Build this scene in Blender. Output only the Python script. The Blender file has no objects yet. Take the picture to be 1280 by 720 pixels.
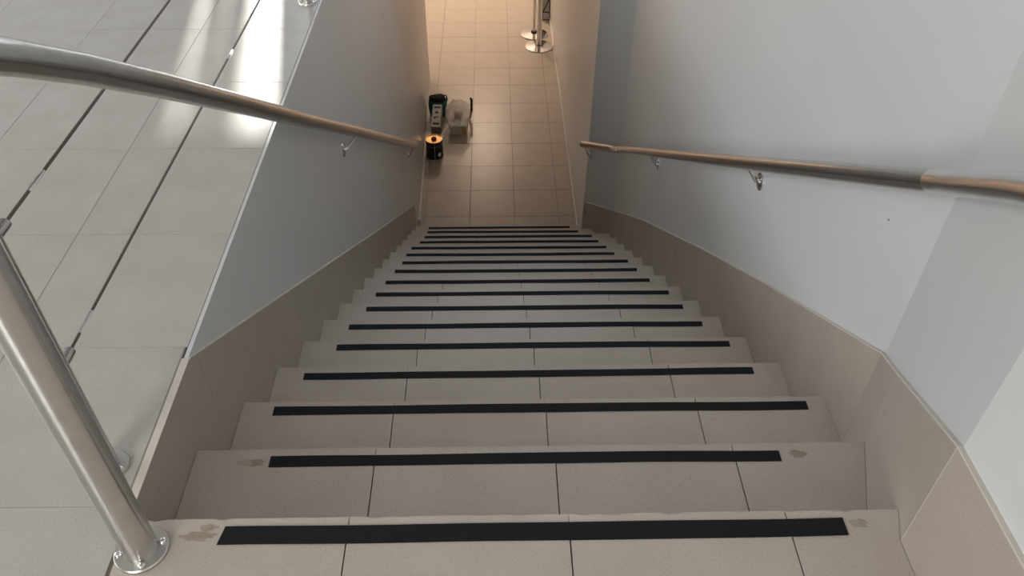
import bpy, bmesh, math, random
from mathutils import Vector, Matrix

# ------------------------------------------------------------------ camera
scene = bpy.context.scene
C = scene.collection
cam_data = bpy.data.cameras.new('camera')
cam = bpy.data.objects.new('camera', cam_data)
C.objects.link(cam)
pt, yaw, roll = math.radians(41.9225), math.radians(1.53823), math.radians(0.54896)
Fw = Vector((math.sin(yaw)*math.cos(pt), math.cos(yaw)*math.cos(pt), -math.sin(pt)))
Rt = Vector((math.cos(yaw), -math.sin(yaw), 0))
Up = Rt.cross(Fw)
R2 = math.cos(roll)*Rt + math.sin(roll)*Up
U2 = -math.sin(roll)*Rt + math.cos(roll)*Up
M = Matrix((R2, U2, -Fw)).transposed().to_4x4()
M.translation = Vector((0, 0, 1.4523))
cam.matrix_world = M
cam_data.sensor_width = 36
cam_data.lens = 1022.367/1280*36
cam_data.clip_start = .02
scene.camera = cam

# ------------------------------------------------------------------ world, sun, lights
world = bpy.data.worlds.new('world'); scene.world = world
world.use_nodes = True
bg = world.node_tree.nodes['Background']
bg.inputs[0].default_value = (.84, .92, 1.0, 1)
bg.inputs[1].default_value = 3.1

def area(name, loc, target, sx, sy, power, col, spread=180):
    l = bpy.data.lights.new(name, 'AREA'); l.shape = 'RECTANGLE'
    l.size, l.size_y, l.energy, l.color = sx, sy, power, col
    l.spread = math.radians(spread)
    o = bpy.data.objects.new(name, l); C.objects.link(o)
    o.location = loc
    o.rotation_euler = (Vector(target)-Vector(loc)).to_track_quat('-Z', 'Y').to_euler()
    return o
sl = bpy.data.lights.new('sun', 'SUN'); sl.energy = 11; sl.angle = math.radians(1.4); sl.color = (1, .97, .92)
sun = bpy.data.objects.new('sun', sl); C.objects.link(sun)
EL = math.radians(28.7)
sd = Vector((.164*math.cos(EL), -math.cos(EL), -math.sin(EL)*1.013))
sun.rotation_euler = sd.to_track_quat('-Z', 'Y').to_euler()
COOL = (.97, .985, 1.0)
area('daylight_left', (-5.9, 2.0, 1.75), (0, 2.0, 1.2), 4.6, 1.9, 72, COOL)
area('fill_front', (.05, 6.40, 1.9), (.05, 0, .2), 1.3, 1.3, 27, (.84, .92, 1.0))  # added fill lamp before the solid front wall, lifts the stairwell walls
area('daylight_back', (-2.3, -3.4, 1.9), (-1.2, 2, .3), 1.3, 1.6, 100, (1, .96, .90))

scene.view_settings.view_transform = 'Standard'
scene.view_settings.look = 'None'
scene.view_settings.exposure = 0.14
scene.view_settings.gamma = 1
scene.cycles.max_bounces = 12
scene.cycles.diffuse_bounces = 8
scene.cycles.sample_clamp_indirect = 6

# ------------------------------------------------------------------ materials
def mat(name, col, rough=.5, metal=0, noise=None, bump=None, spec=None, alpha=None, trans=0, emit=None):
    m = bpy.data.materials.new(name); m.use_nodes = True
    nt = m.node_tree; b = nt.nodes['Principled BSDF']
    b.inputs['Base Color'].default_value = (*col, 1)
    b.inputs['Roughness'].default_value = rough
    b.inputs['Metallic'].default_value = metal
    if spec is not None: b.inputs['Specular IOR Level'].default_value = spec
    if alpha is not None: b.inputs['Alpha'].default_value = alpha
    if trans: b.inputs['Transmission Weight'].default_value = trans
    if emit: b.inputs['Emission Color'].default_value = (*emit[0], 1); b.inputs['Emission Strength'].default_value = emit[1]
    tc = nt.nodes.new('ShaderNodeTexCoord')
    if noise:                                   # list of (scale, detail, [(pos, rgb)...])
        prev = None
        for sc, det, stops, fac in noise:
            n = nt.nodes.new('ShaderNodeTexNoise'); n.inputs['Scale'].default_value = sc; n.inputs['Detail'].default_value = det
            nt.links.new(tc.outputs['Object'], n.inputs['Vector'])
            r = nt.nodes.new('ShaderNodeValToRGB'); el = r.color_ramp.elements
            el[0].position, el[0].color = stops[0][0], (*stops[0][1], 1)
            el[1].position, el[1].color = stops[-1][0], (*stops[-1][1], 1)
            nt.links.new(n.outputs['Fac'], r.inputs['Fac'])
            mx = nt.nodes.new('ShaderNodeMix'); mx.data_type = 'RGBA'; mx.blend_type = 'MULTIPLY'
            mx.inputs[0].default_value = fac
            if prev is None: mx.inputs[6].default_value = (*col, 1)
            else: nt.links.new(prev, mx.inputs[6])
            nt.links.new(r.outputs['Color'], mx.inputs[7]); prev = mx.outputs[2]
        nt.links.new(prev, b.inputs['Base Color'])
    if bump:
        n = nt.nodes.new('ShaderNodeTexNoise'); n.inputs['Scale'].default_value = bump[0]; n.inputs['Detail'].default_value = 3
        nt.links.new(tc.outputs['Object'], n.inputs['Vector'])
        bp = nt.nodes.new('ShaderNodeBump'); bp.inputs['Strength'].default_value = bump[1]; bp.inputs['Distance'].default_value = bump[2]
        nt.links.new(n.outputs['Fac'], bp.inputs['Height']); nt.links.new(bp.outputs['Normal'], b.inputs['Normal'])
    return m

W1 = (1, 1, 1)
speck = [(6, 3, [(.35, (.93, .92, .91)), (.65, W1)], 1.0), (260, 2, [(.30, (.62, .57, .52)), (.42, W1)], .55)]
M_tile = mat('porcelain_tile', (.455, .43, .395), .22, noise=speck, bump=(3, .15, .002), spec=.5)
M_tread = mat('tread_tile', (.49, .43, .38), .40, noise=speck, bump=(3, .15, .002), spec=.4)
M_skirt = mat('skirting_tile', (.40, .345, .30), .38, noise=speck, spec=.4)  # same tile, colour darkened to carry the shade of its vertical faces
M_lgrout = mat('light_grout', (.30, .27, .24), .9)
M_low = mat('corridor_tile', (.46, .41, .35), .33, noise=speck, spec=.45)
M_grout = mat('grout', (.15, .115, .09), .9)
M_edge = mat('tile_edge', (.58, .53, .47), .7)
M_wall = mat('white_paint', (.60, .605, .60), .33, noise=[(1.2, 3, [(.3, (.96, .96, .97)), (.7, W1)], 1)], bump=(2.2, .25, .01), spec=.4)
M_plain = mat('white_plaster', (.70, .70, .68), .7)
M_rail = mat('brushed_steel', (.47, .45, .425), .22, 1, noise=[(40, 4, [(.3, (.8, .8, .8)), (.7, W1)], .6)], bump=(60, .06, .001))
M_post = mat('satin_steel', (.64, .62, .59), .30, 1, noise=[(30, 4, [(.3, (.82, .82, .82)), (.7, W1)], .6)], bump=(90, .06, .001))
M_chrome = mat('chrome', (.75, .74, .72), .1, 1)
M_cable = mat('steel_cable', (.16, .13, .11), .45, .9)
M_tape = mat('black_tape', (.0075, .0095, .011), .75, noise=[(180, 2, [(.3, (.7, .7, .7)), (.7, W1)], 1)], spec=.25)
M_stain = mat('glue_residue', (.44, .34, .26), .6)
M_strip = mat('white_plastic', (.66, .64, .60), .5)
M_black = mat('black_enamel', (.012, .013, .018), .3)
M_gold = mat('gold_lacquer', (.75, .50, .20), .28, .9)
M_red = mat('red_plastic', (.35, .03, .02), .4)
M_white = mat('white_print', (.75, .75, .73), .5)
M_card = mat('grey_card', (.26, .23, .20), .7)
M_dark = mat('dark_print', (.07, .07, .06), .6)
M_green = mat('dark_green_cloth', (.015, .12, .085), .8, bump=(30, .4, .01))
M_blk = mat('black_cloth', (.012, .012, .014), .8, bump=(30, .4, .01))
M_film = mat('clear_plastic_film', (.85, .85, .84), .2, alpha=.40, bump=(25, .5, .01))
M_tub = mat('frosted_plastic', (.74, .70, .60), .35, alpha=.85)
M_yellow = mat('yellow_paper', (.62, .45, .10), .6)
M_glass = mat('window_glass', (1, 1, 1), .02, trans=1)
M_frame = mat('aluminium_frame', (.6, .6, .6), .4, .6)

def brushed(m, an, rot):
    nt = m.node_tree; b = nt.nodes['Principled BSDF']
    t = nt.nodes.new('ShaderNodeTangent'); t.direction_type = 'RADIAL'; t.axis = 'Z'
    b.inputs['Anisotropic'].default_value = an; b.inputs['Anisotropic Rotation'].default_value = rot
    nt.links.new(t.outputs[0], b.inputs['Tangent'])
M_shaft = mat('turned_steel', (.66, .65, .63), .26, 1, noise=[(30, 4, [(.3, (.82, .82, .82)), (.7, W1)], .6)])
brushed(M_shaft, .9, .25)
# ------------------------------------------------------------------ helpers
rnd = random.Random(4)
def obj(name, me, parent=None, loc=None):
    o = bpy.data.objects.new(name, me); C.objects.link(o)
    if parent: o.parent = parent
    if loc: o.location = loc
    return o
def mesh(name, bm, m, smooth=False):
    me = bpy.data.meshes.new(name)
    bmesh.ops.recalc_face_normals(bm, faces=bm.faces)
    bm.to_mesh(me); bm.free(); me.materials.append(m)
    if smooth:
        for p in me.polygons: p.use_smooth = True
        me.set_sharp_from_angle(angle=math.radians(40))
    return me
def empty(name, loc=(0, 0, 0)):
    o = bpy.data.objects.new(name, None); C.objects.link(o); o.location = loc; o.empty_display_size = .1
    return o
def tag(o, label, cat, group=None):
    o['label'] = label; o['category'] = cat
    if group: o['group'] = group
    return o
def struct(o, label=None):
    o['kind'] = 'structure'
    if label: o['label'] = label
    return o
def bbox(bm, a, b, mtx=None):
    vs = [bm.verts.new((x, y, z)) for x in (a[0], b[0]) for y in (a[1], b[1]) for z in (a[2], b[2])]
    for f in ((0, 1, 3, 2), (4, 6, 7, 5), (0, 4, 5, 1), (2, 3, 7, 6), (0, 2, 6, 4), (1, 5, 7, 3)):
        bm.faces.new([vs[i] for i in f])
    if mtx:
        for v in vs: v.co = mtx @ v.co
    return vs
def box_mesh(name, a, b, m, bev=0):
    bm = bmesh.new(); bbox(bm, a, b)
    if bev: bmesh.ops.bevel(bm, geom=bm.edges[:], offset=bev, segments=1, affect='EDGES')
    return mesh(name, bm, m)
def prism(bm, pts, ext):
    ext = Vector(ext)
    a = [bm.verts.new(p) for p in pts]; b = [bm.verts.new(Vector(p)+ext) for p in pts]
    bm.faces.new(a); bm.faces.new(b[::-1]); n = len(a)
    for i in range(n): bm.faces.new((a[i], b[i], b[(i+1) % n], a[(i+1) % n]))
def tube(bm, pts, r, seg=20, cap=True):
    pts = [Vector(p) for p in pts]; n = len(pts); rings = []
    rs = r if isinstance(r, (list, tuple)) else [r]*n
    t0 = (pts[1]-pts[0]).normalized()
    ref = t0.orthogonal().normalized()
    for i, p in enumerate(pts):
        t = ((pts[min(i+1, n-1)]-p).normalized()+(p-pts[max(i-1, 0)]).normalized()).normalized()
        ref = (ref-t*ref.dot(t)).normalized(); bi = t.cross(ref)
        rings.append([bm.verts.new(p+rs[i]*(math.cos(2*math.pi*k/seg)*ref+math.sin(2*math.pi*k/seg)*bi)) for k in range(seg)])
    for i in range(n-1):
        for k in range(seg):
            bm.faces.new((rings[i][k], rings[i][(k+1) % seg], rings[i+1][(k+1) % seg], rings[i+1][k]))
    if cap: bm.faces.new(rings[0][::-1]); bm.faces.new(rings[-1])
def lathe(bm, prof, seg=32, c=(0, 0, 0)):
    rings = []
    for r, z in prof:
        if r <= 1e-6: rings.append([bm.verts.new((c[0], c[1], c[2]+z))])
        else: rings.append([bm.verts.new((c[0]+r*math.cos(2*math.pi*k/seg), c[1]+r*math.sin(2*math.pi*k/seg), c[2]+z)) for k in range(seg)])
    for a, b in zip(rings, rings[1:]):
        for k in range(seg):
            q = [a[k % len(a)], a[(k+1) % len(a)] if len(a) > 1 else None, b[(k+1) % len(b)] if len(b) > 1 else None, b[k % len(b)]]
            q = [v for i, v in enumerate(q) if v is not None]
            if len(set(q)) > 2: bm.faces.new(q)
def smooth_path(pts, radius=.06, n=6):
    pts = [Vector(p) for p in pts]; out = [pts[0]]
    for a, b, c in zip(pts, pts[1:], pts[2:]):
        d1 = (a-b); d2 = (c-b); rr = min(radius, d1.length*.45, d2.length*.45)
        p0 = b+d1.normalized()*rr; p2 = b+d2.normalized()*rr
        for i in range(n+1):
            t = i/n; out.append((1-t)**2*p0+2*t*(1-t)*b+t*t*p2)
    out.append(pts[-1]); return out
def tube_obj(name, pts, r, m, parent, seg=24, cap=True):
    bm = bmesh.new(); tube(bm, pts, r, seg, cap); return obj(name, mesh(name, bm, m, True), parent)
def lathe_obj(name, prof, m, parent, c=(0, 0, 0), seg=32):
    bm = bmesh.new(); lathe(bm, prof, seg); return obj(name, mesh(name, bm, m, True), parent, c)

# ------------------------------------------------------------------ measured layout
H = 3.424; RISE = H/17; RUN = .3222; Y1 = .9283
XL, XR, XN = -.741, .970, .800          # left side, right side, right side at landing / corridor
PX = .4425
JX = [-.299, .1435, .586]               # joints between the tiles of a tread
GAP = .0028
_tiles = {}
def slab_tile(parent, x0, x1, y0, y1, z, m, t=.01, name='tile'):
    """one floor tile, top at z (shared mesh between equal sizes)"""
    w, l = x1-x0-GAP, y1-y0-GAP
    key = (round(w, 3), round(l, 3), t, m.name)
    if key not in _tiles: _tiles[key] = box_mesh(name, (-w/2, -l/2, -t), (w/2, l/2, 0), m, .0008)
    return obj(name, _tiles[key], parent, ((x0+x1)/2, (y0+y1)/2, z+rnd.uniform(-.0004, .0004)))

# ------------------------------------------------------------------ structure: upper floor, corridor floor
floor = struct(obj('floor', box_mesh('floor', (-6, -3.5, -.16), (XL-.02, 6.6, -.0014), M_lgrout)),
               'upper hall floor of pale beige square tiles left of the stairwell')
bm = bmesh.new(); bbox(bm, (XL-.02, -3.5, -.16), (XN, Y1-.03, -.0112))
bbox(bm, (XL-.02, -3.5, -.0112), (XL+.01, Y1-.03, -.002))
landing_bed = obj('landing_bed', mesh('landing_bed', bm, M_grout), floor)
YU = .9614
xs = [-.7475-k*PX for k in range(0, 9)]
for i in range(8):
    for k in range(-3, 12):
        x1_ = xs[i]; y0, y1 = YU+k*.45, YU+(k+1)*.45
        if i == 0: x1_ = -.7625 if k == 0 else -.7555
        if i == 0 and k < 0: x1_ = xs[0]
        slab_tile(floor, xs[i+1]-.0006, x1_+.0006, y0-.0006, y1+.0006, 0, M_tile)
bm = bmesh.new()
bbox(bm, (-6, -3.5, -.0112), (xs[8]-GAP, 6.6, -.0003)); bbox(bm, (xs[8], -3.5, -.0112), (xs[0], YU-3*.45-GAP, -.0003)); bbox(bm, (xs[0], -3.5, -.0112), (XN, Y1-.45*4-GAP, -.0003))
obj('far_floor_tiles', mesh('far_floor_tiles', bm, M_tile), floor)
lx = [xs[0]]+JX+[XN]
for i in range(4):
    for k in range(1, 4):
        slab_tile(floor, lx[i], lx[i+1], Y1-.45*(k+1), Y1-.45*k, 0, M_tread)
# pale tile edge and grout line along the open side of the stairwell
obj('edge_strip', box_mesh('edge_strip', (XL-.0185, Y1, -.012), (XL-.0005, 1.372, .0004), M_edge), floor)

cfloor = struct(obj('corridor_floor', box_mesh('corridor_floor', (-3.2, Y1+16*RUN+.02, -H-.16), (XN+.02, 13, -H-.0112), M_grout)),
                'corridor floor of beige tiles at the foot of the stairs')
cx = [-2.0205, -1.578, -1.1355, -.693, -.2495, .1951, .6290, XN+.012]
YL = 6.4851
for k in range(0, 15):
    y0, y1 = (YL-.36, YL) if k == 0 else (YL+(k-1)*.4485, YL+k*.4485)
    for i in range(7):
        if i < 3 and y1 < 9.3: continue
        if i == 3 and y1 < 9.3: pass
        slab_tile(cfloor, cx[i], cx[i+1], y0, y1, -H, M_low)
for k in range(0, 8):   # cut strip of tiles along the left wall
    y0, y1 = (YL-.36, YL) if k == 0 else (YL+(k-1)*.4485, YL+k*.4485)
    if k < 7 or True: 
        if y1 < 9.3: slab_tile(cfloor, -.83, cx[3], y0, y1, -H, M_low)

# ------------------------------------------------------------------ staircase
stair = struct(empty('staircase', (0, Y1, -H)), 'straight flight of beige tiled steps leading down to the corridor')
def at_stair(o): o.location = Vector(o.location)-Vector(stair.location)
RD = [(.80, .857), (.97, 1.402), (.97, 5.44), (.80, 5.97)]   # right side footprint
def xr(y):
    if y <= RD[0][1]: return XN
    if y >= RD[3][1]: return XN
    for (xa, ya), (xb, yb) in zip(RD, RD[1:]):
        if ya <= y <= yb: return xa+(xb-xa)*(y-ya)/(yb-ya)
for n in range(1, 18):
    z = -(n-1)*RISE; yf = Y1+(n-1)*RUN; yb = yf-RUN-.012
    bm = bmesh.new()
    ybb = yb if n > 1 else Y1-.45
    pts = [(XL, ybb), (XL, yf-.022), (xr(yf-.022), yf-.022), (xr(ybb), ybb)]
    if n == 2: pts = [(XL, ybb), (XL, yf-.022), (xr(yf-.022), yf-.022), (xr(ybb), ybb)]
    if n == 16: pts = [(XL, ybb), (XL, yf-.022), (xr(yf-.022), yf-.022), (XR, 5.44), (XR, ybb)]
    if n == 6: pass
    prism(bm, [(x, y, z-.0112) for x, y in pts], (0, 0, -RISE-.05))
    step = obj('step', mesh('step', bm, M_grout), stair, (0, -Y1, H))
    # tread tiles
    e = [XL]+JX+[None]
    for i in range(4):
        x0, x1 = e[i]+GAP/2, (e[i+1]-GAP/2 if e[i+1] else None)
        bm = bmesh.new(); j = rnd.uniform(-.0004, .0004)
        y0 = yb+.014 if n > 1 else Y1-.45+GAP/2
        if x1 is None:
            poly = [(x0, y0), (x0, yf), (xr(yf)-.001, yf)]
            for X_, Y_ in (RD[2], RD[1], RD[0]):
                if y0 < Y_ < yf: poly.append((X_-.001, Y_))
            poly.append((xr(y0)-.001, y0))
        else: poly = [(x0, y0), (x0, yf), (x1, yf), (x1, y0)]
        if n == 1:   # chipped nosing
            fr = [q for q in poly if abs(q[1]-yf) < 1e-6]; xa, xb = fr[0][0], fr[1][0]
            new = []
            N = 26
            for q in range(N+1):
                xx = xa+(xb-xa)*q/N
                new.append((xx, yf-(rnd.uniform(.001, .006) if (rnd.random() < .3 and 0 < q < N) else rnd.uniform(0, .0008))))
            k = poly.index(fr[0]); poly = poly[:k]+new+poly[k+2:]
        prism(bm, [(x, y, z+j) for x, y in poly], (0, 0, -.011))
        obj('tread_tile', mesh('tread_tile', bm, M_tread), step)
    # riser tiles, facing down the stairs
    for i in range(4):
        x0, x1 = e[i]+GAP/2, (e[i+1]-GAP/2 if e[i+1] else xr(yf-.014)-.001)
        obj('riser_tile', box_mesh('riser_tile', (x0, yf-.021, z-RISE+.001), (x1, yf-.012, z-.012), M_tread), step)

# ------------------------------------------------------------------ walls
TOP = 2.95
def wall_poly(name, pts, z0, z1, th, m=None, label=None):
    """vertical wall following a plan polyline, thickness to the right-hand side of the path"""
    P = [Vector((*p, 0)) for p in pts]; off = []
    for i in range(len(P)):
        ns = []
        if i > 0: t = (P[i]-P[i-1]).normalized(); ns.append(Vector((t.y, -t.x, 0)))
        if i < len(P)-1: t = (P[i+1]-P[i]).normalized(); ns.append(Vector((t.y, -t.x, 0)))
        nn = sum(ns, Vector())/len(ns); off.append(P[i]+nn.normalized()*th/max(.3, nn.length))
    bm = bmesh.new(); n = len(P)
    vs = [[bm.verts.new((p.x, p.y, z)) for p in L] for L in (P, off) for z in (z0, z1)]
    a0, a1, b0, b1 = vs
    for i in range(n-1):
        bm.faces.new((a0[i], a0[i+1], a1[i+1], a1[i])); bm.faces.new((b0[i], b1[i], b1[i+1], b0[i+1]))
        bm.faces.new((a1[i], a1[i+1], b1[i+1], b1[i])); bm.faces.new((a0[i], b0[i], b0[i+1], a0[i+1]))
    for i in (0, n-1): bm.faces.new((a0[i], a1[i], b1[i], b0[i]))
    return struct(obj(name, mesh(name, bm, m or M_wall)), label)
w_right = wall_poly('wall_right', [(XN+.009, -3.5), (XN+.009, .855), (XR+.009, 1.400), (XR+.009, 5.44), (XN+.004, 5.99), (XN+.004, 13)], -H-.16, TOP, .2,
          label='white painted wall on the right with shallow bends at top and foot of the stairs')
w_left = wall_poly('wall_left', [(-.797, 9.35), (-.752, 6.45), (XL-.004, 5.9), (XL-.004, 1.36)], -H-.16, -.0015, .0105,
          label='white painted stairwell wall on the left below the upper floor')
bm = bmesh.new()
prism(bm, [(-.8114, 9.35, -H-.16), (-.7664, 6.45, -H-.16), (XL-.0184, 5.9, -H-.16), (XL-.0184, .93, -H-.16), (-.95, .93, -H-.16), (-.95, 9.35, -H-.16)], (0, 0, H+.16-.17))
obj('wall_core', mesh('wall_core', bm, M_plain), w_left)
obj('slab_face', box_mesh('slab_face', (XL-.0155, .93, -.17), (XL-.0145, 6.0, -.0115), M_plain), w_left)

# upper hall enclosure
def wall_box(name, a, b, m=M_plain, label=None): return struct(obj(name, box_mesh(name, a, b, m)), label)
ceil = wall_box('ceiling', (-6.2, -3.7, TOP), (1.2, 6.7, TOP+.15), mat('ceiling_panel', (.48, .47, .45), .8))
wall_box('ceiling_corridor', (-3.4, 6.35, -.6), (XN+.004, 13.2, -.17), M_plain)
# back wall with window opening x -3.4..0.2
w = struct(empty('wall_back', (0, -3.6, 0)))
for a, b in (((-6.2, -.1, -.16), (-3.4, .1, TOP)), ((-1.2, -.1, -.16), (1.1, .1, TOP)), ((-3.4, -.1, -.16), (-1.2, .1, .9)), ((-3.4, -.1, 2.75), (-1.2, .1, TOP))):
    obj('wall_panel', box_mesh('wall_panel', a, b, M_plain), w)
# outer left wall with window opening y -1.6..3.2
w = struct(empty('wall_far_left', (-6.1, 0, 0)))
for a, b in (((-.1, -3.7, -.16), (.1, -.4, TOP)), ((-.1, 4.4, -.16), (.1, 6.6, TOP)), ((-.1, -.4, -.16), (.1, 4.4, .7)), ((-.1, -.4, 2.75), (.1, 4.4, TOP))):
    obj('wall_panel', box_mesh('wall_panel', a, b, M_plain), w)
# front wall with three narrow vertical slot windows
w = struct(empty('wall_front', (0, 6.6, 0)))
slots = [(-1.79, -1.733), (-1.675, -1.642), (-1.575, -1.44)]
ed = [-6.2]
for a_, b_ in slots: ed += [a_, b_]
ed += [1.2]
for i in range(0, len(ed)-1, 2):
    obj('wall_panel', box_mesh('wall_panel', (ed[i], -.08, -.17), (ed[i+1], .08, TOP), M_plain), w)
for a_, b_ in slots:
    obj('wall_panel', box_mesh('wall_panel', (a_, -.08, 2.36), (b_, .08, TOP), M_plain), w)
# added glowing panel with a frame, out of view, to brighten the stairwell walls
wf = struct(empty('fill_panel', (.05, 6.5, 1.9)), 'added glowing fill panel against the wall over the foot of the stairs')
obj('pane', box_mesh('pane', (-.70, -.01, -.70), (.70, .01, .70), mat('glowing_pane', (.6, .62, .65), .5, emit=((.8, .9, 1), .8))), wf)
for a, b in (((-.74, -.02, -.74), (-.70, .02, .74)), ((.70, -.02, -.74), (.74, .02, .74)), ((-.70, -.02, -.74), (.70, .02, -.70)), ((-.70, -.02, .70), (.70, .02, .74)), ((-.015, -.02, -.70), (.015, -.0101, .70))):
    obj('frame_bar', box_mesh('frame_bar', a, b, M_frame), wf)
# lower corridor enclosure
wall_box('wall_corridor_end', (-3.4, 13.0, -H-.16), (1.2, 13.2, -.17))
wall_box('wall_corridor_left', (-3.4, 9.2, -H-.16), (-3.2, 13.0, -.6))
wall_box('wall_corridor_back', (-3.4, 9.2, -H-.16), (-.955, 9.35, -.6))

# ------------------------------------------------------------------ tiled skirtings
fill = {}
def lerp_z(pts, y):
    for (ya, za), (yb, zb) in zip(pts, pts[1:]):
        if y <= yb: return za+(zb-za)*(y-ya)/(yb-ya)
    (ya, za), (yb, zb) = pts[-2:]; return za+(zb-za)*(y-ya)/(yb-ya)
def plank(parent, A, B, zta, ztb, zba, zbb, th, face=1):
    """vertical tile between plan points A,B; top zta..ztb, bottom zba..zbb, thickness away from the room"""
    A = Vector((*A, 0)); B = Vector((*B, 0)); t = (B-A).normalized(); nrm = Vector((t.y, -t.x, 0))*th*face
    g = t*GAP*.35; bm = bmesh.new()
    P = [A+g+Vector((0, 0, zba)), B-g+Vector((0, 0, zbb)), B-g+Vector((0, 0, ztb)), A+g+Vector((0, 0, zta))]
    prism(bm, P, nrm)
    if parent.name not in fill: fill[parent.name] = (parent, bmesh.new())
    q = t*.0011; dz = Vector((0, 0, .002)); inn = nrm.normalized()*.0004
    prism(fill[parent.name][1], [B-q+inn+Vector((0, 0, zbb)), B+q+inn+Vector((0, 0, zbb)), B+q+inn-dz+Vector((0, 0, ztb)), B-q+inn-dz+Vector((0, 0, ztb))], nrm*.8)
    return obj('skirting_tile', mesh('skirting_tile', bm, M_skirt), parent)
ZL = [(1.372, 0), (2.636, -.804), (4.032, -1.692), (6.187, -3.056)]
bl = struct(empty('baseboard_left', (0, 0, 0)), 'beige tile skirting along the left side of the steps')
def step_z(y): return -(y-Y1)*RISE/RUN
cuts = [Y1-.02, 1.412]+[1.412+.40*k for k in range(1, 12)]+[6.13]
for a, b in zip(cuts, cuts[1:]):
    if b-a < .05: continue
    if a < 1.372:
        bm = bmesh.new()
        prism(bm, [(XL, a, -.75), (XL, b, -.75), (XL, b, lerp_z(ZL, b)), (XL, 1.372, 0), (XL, a, 0)], (-.0135, 0, 0))
        obj('skirting_tile', mesh('skirting_tile', bm, M_skirt), bl)
        continue
    plank(bl, (XL, a), (XL, b), lerp_z(ZL, a), lerp_z(ZL, b), max(-H, step_z(a)-.35), max(-H, step_z(b)-.35), .012, -1)
def bead(parent, pts, r=.004):   # grout bead on top of skirting
    bm = bmesh.new(); tube(bm, pts, r, 6); return obj('paint_bead', mesh('paint_bead', bm, M_edge), parent)
bead(bl, [(XL-.002, y, z+.001) for y, z in ZL])
ZR = [(1.402, -.04), (2.154, -.481), (2.927, -.952), (4.363, -1.857), (5.468, -2.60)]
br = struct(empty('baseboard_right', (0, 0, 0)), 'beige tile skirting along the right side of the steps')
cr = [1.402, 1.786, 2.172, 2.58]+[2.58+.40*k for k in range(1, 7)]+[5.44]
O = .004
for a, b in zip(cr, cr[1:]):
    plank(br, (XR, a), (XR, b), lerp_z(ZR, a), lerp_z(ZR, b), step_z(a)-.35, step_z(b)-.35, .012)
def dpt(y): return (.80+(.17)*(y-.857)/.545, y)
for a, b, za, zb in ((.857, 1.241, .300, .058), (1.241, 1.402, .058, -.04)):
    plank(br, dpt(a), dpt(b), za, zb, min(-.02, step_z(a)-.35), step_z(b)-.35, .012)
plank(br, (XN, .50), (XN, .857), .312, .302, -.01, -.01, .012)
plank(br, (XN, .05), (XN, .50), .312, .312, -.01, -.01, .012)
plank(br, (XN, -3.4), (XN, .05), .312, .312, -.01, -.01, .012)
plank(br, (XR, 5.44), (XN, 5.98), -2.585, -2.885, -3.25, -H, .012)
# narrow capping that stands proud on top of the skirting
def capping(pts, w, t):
    P = [Vector(p) for p in pts]; bm = bmesh.new(); rows = []
    for i, p in enumerate(P):
        d = (P[min(i+1, len(P)-1)]-P[max(i-1, 0)]); d.z = 0; d.normalize(); nrm = Vector((d.y, -d.x, 0))
        rows.append([bm.verts.new(q) for q in (p-nrm*.001, p+nrm*w, p+nrm*w+Vector((0, 0, t)), p-nrm*.001+Vector((0, 0, t)))])
    for r0, r1 in zip(rows, rows[1:]):
        for k in range(4): bm.faces.new((r0[k], r0[(k+1) % 4], r1[(k+1) % 4], r1[k]))
    bm.faces.new(rows[0]); bm.faces.new(rows[-1][::-1])
    return obj('capping', mesh('capping', bm, M_edge), br)
capping([(XN, -3.4, .312), (XN, .50, .312), (XN, .857, .302), (*dpt(1.241), .058), (XR, 1.402, -.04)], .014, .004)
capping([(XR, y, z) for y, z in ZR[:-1]]+[(XR, 5.44, -2.585), (XN, 5.98, -2.885)], .010, .003)

for par_, bm_ in fill.values(): obj('joint_filler', mesh('joint_filler', bm_, M_edge), par_)

# white plastic trunking along the corridor
tl = struct(obj('trim_1', box_mesh('trim_1', (-.012, 0, 0), (.012, 1.45, .045), M_strip, .002)), 'white plastic strip at foot of left corridor wall')
tl.location = (-.738, 6.38, -H); tl.rotation_euler = (0, 0, math.radians(.85))
tr = struct(obj('trim_2', box_mesh('trim_2', (XN-.016, 6.22, -H), (XN+.003, 12.9, -H+.05), M_strip, .002)), 'white plastic strip at foot of right corridor wall')

obj('nail_hole', box_mesh('nail_hole', (XR+.0080, 1.6050, .2240), (XR+.0096, 1.6095, .2285), M_dark), w_right)

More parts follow.
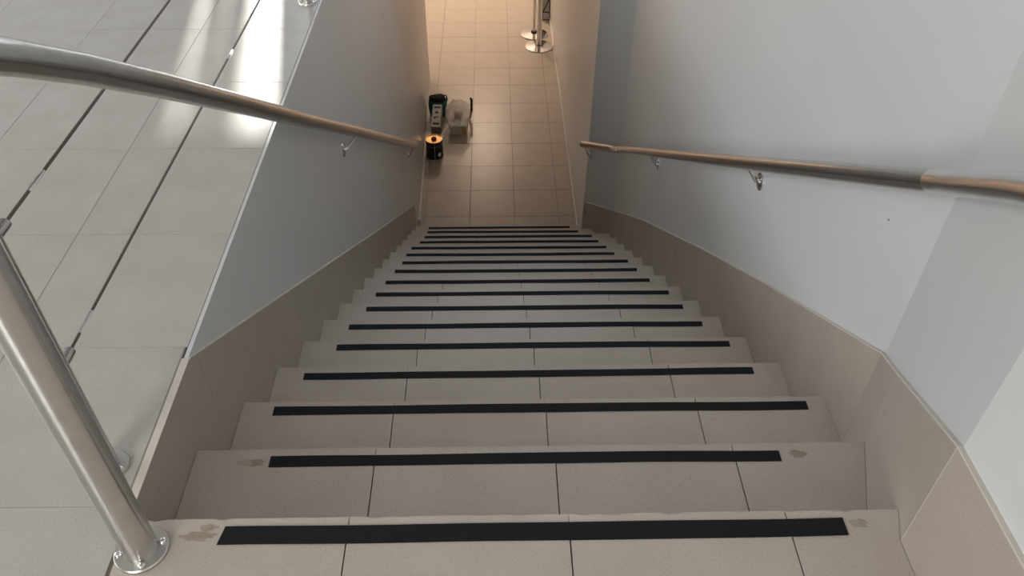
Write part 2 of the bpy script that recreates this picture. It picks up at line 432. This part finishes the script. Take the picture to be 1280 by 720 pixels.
# ------------------------------------------------------------------ non slip tape
S = {1: (-.548, .700), 2: (-.555, .699), 3: (-.647, .912), 4: (-.645, .871), 5: (-.608, .899), 6: (-.627, .887), 7: (-.612, .890), 8: (-.621, .902),
     9: (-.620, .874), 10: (-.614, .867), 11: (-.611, .874), 12: (-.625, .839), 13: (-.627, .833), 14: (-.597, .821), 15: (-.591, .814), 16: (-.600, .736), 17: (-.618, .695)}
BK = {1: (.0415, .038), 2: (.037, .037), 3: (.034, .033), 4: (.040, .037), 5: (.035, .034), 6: (.043, .041), 7: (.040, .042), 8: (.040, .042), 9: (.043, .038)}
ordn = ['', 'first', 'second', 'third', 'fourth', 'fifth', 'sixth', 'seventh', 'eighth', 'ninth', 'tenth', 'eleventh', 'twelfth', 'thirteenth', 'fourteenth', 'fifteenth', 'sixteenth', 'seventeenth']
for n in range(1, 18):
    xa, xb = S[n]; ba, bb = BK.get(n, (.036, .036)); z = -(n-1)*RISE+.0006; yf = Y1+(n-1)*RUN
    bm = bmesh.new(); N = 24; w = .0405 if n == 1 else (.032 if n < 4 else .030)
    top, bot = [], []
    ph1, ph2 = rnd.uniform(0, 6), rnd.uniform(0, 6)
    for i in range(N+1):
        t = i/N; x = xa+(xb-xa)*t; c = yf-(ba+(bb-ba)*t)+.0012*math.sin(5*t+ph1)+.0006*math.sin(17*t+ph2)
        sk = (.004 if n == 1 and i == 0 else 0)
        top.append((x+sk, c+w/2+.0008*math.sin(11*t+ph2), z)); bot.append((x-sk, c-w/2+.0007*math.sin(13*t+ph1), z))
    prism(bm, top+bot[::-1], (0, 0, .0009))
    o = obj('grip_tape', mesh('grip_tape', bm, M_tape))
    lab = ('black non-slip tape strip along the landing edge at top of the stairs' if n == 1 else
           'lowest black non-slip tape strip, on the last step before the corridor' if n == 17 else
           'black non-slip tape strip, %s counting down from the landing' % ordn[n])
    tag(o, lab, 'tape', 'non-slip tapes on the step edges')
def smear(n, x0, x1, d0, d1, seed):
    """brown glue residue where old tape was, lying on a tread"""
    q = random.Random(seed); bm = bmesh.new(); z = -(n-1)*RISE+.0006; yf = Y1+(n-1)*RUN; pts = []
    cxm, cym = (x0+x1)/2, yf-(d0+d1)/2
    for k in range(22):
        a = 2*math.pi*k/22; f = q.uniform(.6, 1)
        pts.append((cxm+(x1-x0)/2*math.cos(a)*f, cym+(d1-d0)/2*math.sin(a)*f, z))
    prism(bm, pts, (0, 0, .0002))
    return obj('glue_mark', mesh('glue_mark', bm, M_stain), stair, (0, -Y1, H))
nt = M_stain.node_tree; nz = nt.nodes.new('ShaderNodeTexNoise'); nz.inputs['Scale'].default_value = 22; nz.inputs['Detail'].default_value = 5
rp = nt.nodes.new('ShaderNodeValToRGB'); rp.color_ramp.elements[0].position = .42; rp.color_ramp.elements[1].position = .68
rp.color_ramp.elements[0].color = (.15, .15, .15, 1); rp.color_ramp.elements[1].color = (.5, .5, .5, 1)
nt.links.new(nt.nodes.new('ShaderNodeTexCoord').outputs['Object'], nz.inputs['Vector'])
nt.links.new(nz.outputs['Fac'], rp.inputs['Fac']); nt.links.new(rp.outputs['Color'], nt.nodes['Principled BSDF'].inputs['Alpha'])
smear(1, -.640, -.550, .028, .052, 1); smear(1, -.60, -.555, .012, .030, 2); smear(2, -.640, -.556, .026, .052, 3)
smear(2, .715, .775, .020, .045, 4); smear(1, .705, .75, .02, .045, 5)

# ------------------------------------------------------------------ handrails
def bracket(parent, wall, hub, nx):
    """disc on the wall with a bent rod up to the underside of the rail"""
    wall = Vector(wall); hub = Vector(hub); n = Vector((nx, 0, 0))
    bm = bmesh.new(); tube(bm, [wall, wall+n*.005, wall+n*.007], [.034, .034, .030], 24)
    b = obj('bracket_disc', mesh('bracket_disc', bm, M_chrome, True), parent)
    mid = wall+n*.016
    tube_obj('bracket_rod', smooth_path([wall+n*.005, mid, hub], .02), .0075, M_chrome, b, 12)
    return b
def rail_t(p0, p1, t): return Vector(p0).lerp(Vector(p1), t)
hl = tag(empty('handrail', (-.694, .86, 0)), 'left stainless handrail sloping down from the steel post along the left wall', 'handrail')
LO = Vector(hl.location)
def L(pts): return [Vector(p)-LO for p in pts]
line = [(-.680, 6.06, -2.335), (-.680, 3.622, -.733), (-.680, 2.591, -.060), (-.680, 1.972, .351), (-.680, 1.53, .642), (-.681, 1.256, .818), (-.684, 1.085, .922)]
tube_obj('rail', L(line), .0270, M_rail, hl, 32)
tube_obj('elbow', L(smooth_path([(-.684, 1.088, .920), (-.69, .95, 1.0), (-.694, .86, 1.0), (-.694, .0, 1.0)], .09, 8)), .0275, M_rail, hl, 32)
lathe_obj('end_cap', [(0, .006), (.02, .004), (.0275, 0), (.0275, -.012), (0, -.012)], M_rail, hl)
e_ = [o for o in hl.children if o.name.startswith('end_cap')][0]
e_.location = Vector((-.680, 6.06, -2.335))-LO; e_.rotation_euler = Vector((0, 2.438, -1.602)).to_track_quat('Z', 'Y').to_euler()
bracket(hl, Vector((XL-.004, 5.99, -2.39))-LO, Vector((-.68, 5.93, -2.275))-LO, 1)
bracket(hl, Vector((XL-.004, 3.468, -.742))-LO, Vector((-.68, 3.56, -.70))-LO, 1)
post = tube_obj('post', [(0, 0, .004), (0, 0, .99)], .0325, M_shaft, hl, 40)
def flange(parent, c, r, h=.008, nb=3, off=0., br_=.0075):
    lathe_obj('flange', [(0, 0), (r, 0), (r, h*.7), (r*.96, h), (0, h)], M_post, parent, c, 40)
    for k in range(nb):
        a = off+2*math.pi*k/nb; rr = r*.80
        lathe_obj('bolt', [(0, 0), (br_, 0), (br_, .004), (br_*.7, .007), (0, .0085)], M_chrome, parent, (c[0]+rr*math.cos(a), c[1]+rr*math.sin(a), c[2]+h), 12)
flange(post, (0, 0, 0), .0515, nb=4, off=math.radians(20))

hr = tag(empty('handrail', (.90, 1.38, 0)), 'right stainless handrail sloping down along the white right wall', 'handrail')
RO = Vector(hr.location)
def Rr(pts): return [Vector(p)-RO for p in pts]
rl = [(.90, 1.372, .503), (.90, 1.86, .204), (.90, 2.402, -.128), (.90, 3.225, -.628), (.90, 4.572, -1.446), (.895, 5.10, -1.775)]
tube_obj('rail', Rr(rl), .0250, M_rail, hr, 32)
tube_obj('upper_sleeve', Rr(smooth_path([(.90, 1.376, .501), (.888, 1.32, .537), (.80, 1.004, .743), (.738, .80, .86), (.732, .60, .90), (.732, -.4, .90)], .06, 8)), .0262, mat('polished_steel', (.60, .60, .60), .17, 1), hr, 32)
tube_obj('lower_sleeve', Rr(smooth_path([(.896, 5.02, -1.725), (.893, 5.22, -1.85), (.735, 5.84, -2.195)], .12, 8)), .0285, M_rail, hr, 32)
bracket(hr, Vector((.815, 5.93, -2.36))-RO, Vector((.745, 5.80, -2.19))-RO, -1)
bracket(hr, Vector((XR+.009, 4.12, -1.262))-RO, Vector((.90, 4.05, -1.14))-RO, -1)
bracket(hr, Vector((XR+.009, 2.482, -.261))-RO, Vector((.90, 2.44, -.16))-RO, -1)

# ------------------------------------------------------------------ guard rail of the upper floor
g = tag(empty('guard_rail', (-.826, 1.057, 0)), 'stainless guard rail with slim posts and steel cables at edge of upper floor', 'railing')
GO = Vector(g.location)
for (x, y) in ((-.826, 1.057), (-.805, 3.48), (-.79, 5.90)):
    p = tube_obj('post', [(x-GO.x, y-GO.y, .003), (x-GO.x, y-GO.y, .93)], .0235, M_post, g, 32)
    flange(p, (x-GO.x, y-GO.y, 0), .043, .008, 3, math.radians(-20), .006)
tube_obj('top_rail', [(0, -.03, .95), (.036, 4.9, .95)], .0245, M_rail, g, 24)
def cable(z0, z1, ferr):
    def P(y, dx=0): t = (y-1.08)/4.8; return Vector((-.820+dx+.018*t, y, z0+(z1-z0)*t))-GO
    c = tube_obj('cable', [P(1.08), P(2.5), P(3.48), P(5.88)], .0032, M_cable, g, 8)
    tube_obj('cable_holder', [P(1.062), P(1.07), P(1.108), P(1.112)], [.008, .0105, .0105, .007], M_rail, c, 16)
    tube_obj('cable_holder', [P(3.44), P(3.47)], .0105, M_rail, c, 16)
    for y in ferr: tube_obj('ferrule', [P(y), P(y+.012), P(y+.05), P(y+.065)], [.0033, .0044, .0044, .0033], M_chrome, c, 8)
cable(.613, .585, [1.20])
cable(.305, .262, [1.155, 2.35])
cable(.775+.13, .86, [])

# ------------------------------------------------------------------ stanchions and easel at the corridor end
def stanchion(loc, label, r=.03):
    s = tag(empty('queue_post', loc), label, 'stanchion', 'polished queue posts in the corridor')
    lathe_obj('base', [(0, 0), (.182, 0), (.185, .008), (.18, .014), (.09, .026), (.04, .034), (0, .034)], M_chrome, s, seg=48)
    if r < .03: lathe_obj('collar', [(0, .03), (.042, .03), (.042, .045), (0, .045)], M_blk, s)
    lathe_obj('pole', [(0, .04), (r, .04), (r, .90), (0, .90)], M_chrome, s)
    lathe_obj('head', [(0, .90), (.034, .90), (.034, .95), (.028, .965), (0, .97)], M_chrome, s)
    return s
stanchion((.600, 10.22, -H), 'front polished steel queue post with round base, nearer the stairs', .034)
stanchion((.552, 10.60, -H), 'rear polished steel queue post standing just behind the front one', .024)
cs = tag(empty('framed_case', (.735, 11.02, -H)), 'grey metal framed case leaning by right corridor wall behind the queue posts', 'case')
for a, b in (((-.05, 0, .0), (-.05, 0, .75)), ((.052, 0, 0), (.052, 0, .75)), ((-.05, 0, .02), (.052, 0, .02)), ((-.05, 0, .13), (.052, 0, .13)), ((-.05, 0, .75), (.052, 0, .75)), ((-.045, .0, .13), (.04, 0, .32))):
    tube_obj('frame_bar', [a, b], .006, M_blk, cs, 8)
obj('panel', box_mesh('panel', (-.045, .010, .02), (.047, .05, .74), mat('grey_plastic', (.42, .40, .38), .5), .003), cs)

# ------------------------------------------------------------------ things on the corridor floor
tin = tag(empty('paint_tin', (-.648, 7.60, -H)), 'round black paint tin with gold lid and red cap by the left corridor wall', 'tin')
lathe_obj('body', [(0, 0), (.0925, 0), (.094, .004), (.0915, .008), (.0915, .196), (.0945, .200), (.0945, .205), (.088, .206)], M_black, tin, seg=40)
lathe_obj('lid', [(.088, .206), (.090, .2085), (.085, .2085), (.083, .202), (0, .202)], M_gold, tin, seg=40)
lathe_obj('cap', [(0, .202), (.028, .202), (.026, .222), (.020, .226), (0, .226)], M_red, tin, seg=20)
def curved_patch(parent, name, a0, a1, z0, z1, m, r=.0920):
    bm = bmesh.new(); n = 6; lo, hi = [], []
    for i in range(n+1):
        a = math.radians(a0+(a1-a0)*i/n); lo.append(bm.verts.new((r*math.cos(a), r*math.sin(a), z0))); hi.append(bm.verts.new((r*math.cos(a), r*math.sin(a), z1)))
    for i in range(n): bm.faces.new((lo[i], lo[i+1], hi[i+1], hi[i]))
    return obj(name, mesh(name, bm, m), parent)
curved_patch(tin, 'seam', -86, -83, .008, .196, M_chrome)
pt_ = curved_patch(tin, 'printed_mark', -62, -40, .030, .075, M_white)
bm = bmesh.new()
def tubeh(bm, pts, r): tube(bm, pts, r, 6)
tubeh(bm, [(.095*math.cos(a), .095*math.sin(a), .185-.03*math.sin((a-math.pi*1.0)/(math.pi)*math.pi)) for a in [math.pi*1.0+math.pi*k/16 for k in range(17)]], .0016)
obj('handle', mesh('handle', bm, M_chrome, True), tin)

bx = tag(empty('carton', (-.652, 8.055, -H)), 'narrow grey carton with white printed top, tilted against the green bag behind the paint tin', 'box')
bx.rotation_euler = (math.radians(25), 0, math.radians(-3))
obj('body', box_mesh('body', (-.052, 0, 0), (.052, .305, .120), M_card, .002), bx)
lab = obj('label', box_mesh('label', (-.050, .003, .1202), (.050, .302, .1212), M_white), bx)
for x0, x1, y0, y1 in ((-.035, .035, .15, .185), (-.02, .015, .045, .085), (-.03, -.005, -.06, -.02), (.0, .018, -.04, -.015), (-.035, .035, -.185, -.14)):
    obj('print', box_mesh('print', (x0, .1525+y0*.66, .1212), (x1, .1525+y1*.66, .1216), M_dark), lab)

def crumple(name, m, parent, prof, sx, sy, seed, amp=.03, seg=28, rows=14, loc=(0, 0, 0), openm=False):
    """soft bag: prof = list of (radius, z); squashed to sx,sy and folded with noise"""
    from mathutils import noise
    bm = bmesh.new(); rings = []
    for j in range(rows+1):
        t = j/rows*(len(prof)-1); i = min(int(t), len(prof)-2); f = t-i
        r = prof[i][0]*(1-f)+prof[i+1][0]*f; z = prof[i][1]*(1-f)+prof[i+1][1]*f; ring = []
        for k in range(seg):
            a = 2*math.pi*k/seg; v = Vector((math.cos(a)*r*sx, math.sin(a)*r*sy, z))
            nn = noise.noise(Vector((math.cos(a)*2.5+seed, math.sin(a)*2.5, z*9)))
            v += Vector((math.cos(a), math.sin(a), .5))*nn*amp
            v.z = max(v.z, .001)
            ring.append(bm.verts.new(v))
        rings.append(ring)
    for a_, b_ in zip(rings, rings[1:]):
        for k in range(seg): bm.faces.new((a_[k], a_[(k+1) % seg], b_[(k+1) % seg], b_[k]))
    bm.faces.new(rings[0][::-1])
    if not openm: bm.faces.new(rings[-1])
    return obj(name, mesh(name, bm, m, True), parent, loc)
gb = tag(empty('cloth_bag', (-.650, 8.455, -H)), 'dark green cloth bag with black top slumped behind the carton', 'bag')
crumple('bag_body', M_green, gb, [(.09, 0), (.105, .04), (.105, .14), (.10, .20)], 1.0, .8, 2, .015)
crumple('black_lining', M_blk, gb, [(.085, .19), (.09, .22), (.07, .245), (.02, .255)], 1.1, .8, 5, .02)
tube_obj('strap', smooth_path([(.03, -.04, .23), (.07, -.02, .26), (.10, .02, .25), (.11, .04, .17)], .04), .007, M_blk, gb, 8)

pb = tag(empty('plastic_bag', (-.405, 8.16, -H)), 'clear plastic bag holding a frosted tub, right of the carton', 'bag')
crumple('film', M_film, pb, [(.10, 0.002), (.12, .06), (.135, .14), (.135, .21), (.11, .27), (.06, .33)], 1.05, 1.1, 8, .03, openm=True)
tubp = obj('tub', box_mesh('tub', (-.09, -.15, 0.001), (.10, .02, .11), M_tub, .01), pb)
obj('yellow_label', box_mesh('yellow_label', (.04, -.153, .02), (.092, -.1505, .09), M_yellow), tubp)
obj('tub_lid', box_mesh('tub_lid', (-.095, -.155, .11), (.105, .025, .118), M_strip, .003), tubp)
obj('beige_block', box_mesh('beige_block', (-.05, .03, .005), (.04, .10, .17), mat('beige_card', (.50, .38, .22), .6), .004), pb)
kn = tag(empty('brush_handle', (-.262, 8.36, -H)), 'black and red tool handle leaning beside the clear plastic bag', 'tool')
tube_obj('shaft', [(-.02, .0, .006), (0, .0, .12)], [.012, .015], M_red, kn, 12)
tube_obj('grip', [(0, 0, .12), (.005, .0, .25), (-.01, .01, .27)], [.014, .015, .010], M_blk, kn, 12)

# ------------------------------------------------------------------ warm lamps of the corridor ceiling
def ceiling_lamp(x, y, power, label):
    t = tag(empty('ceiling_lamp', (x, y, -.6)), label, 'lamp', 'corridor ceiling lamps')
    lathe_obj('housing', [(0, 0), (.16, 0), (.17, -.02), (.15, -.022), (0, -.018)], M_plain, t)
    l = bpy.data.lights.new('lamp_light', 'AREA'); l.shape = 'DISK'; l.size = .3; l.energy = power; l.color = (1, .73, .55)
    o = bpy.data.objects.new('lamp_light', l); C.objects.link(o); o.parent = t; o.location = (0, 0, -.03)
ceiling_lamp(-.2, 12.2, 52, 'round warm ceiling lamp above the far end of the corridor')
ceiling_lamp(-1.9, 11.6, 38, 'round warm ceiling lamp in the side bay left of the corridor')
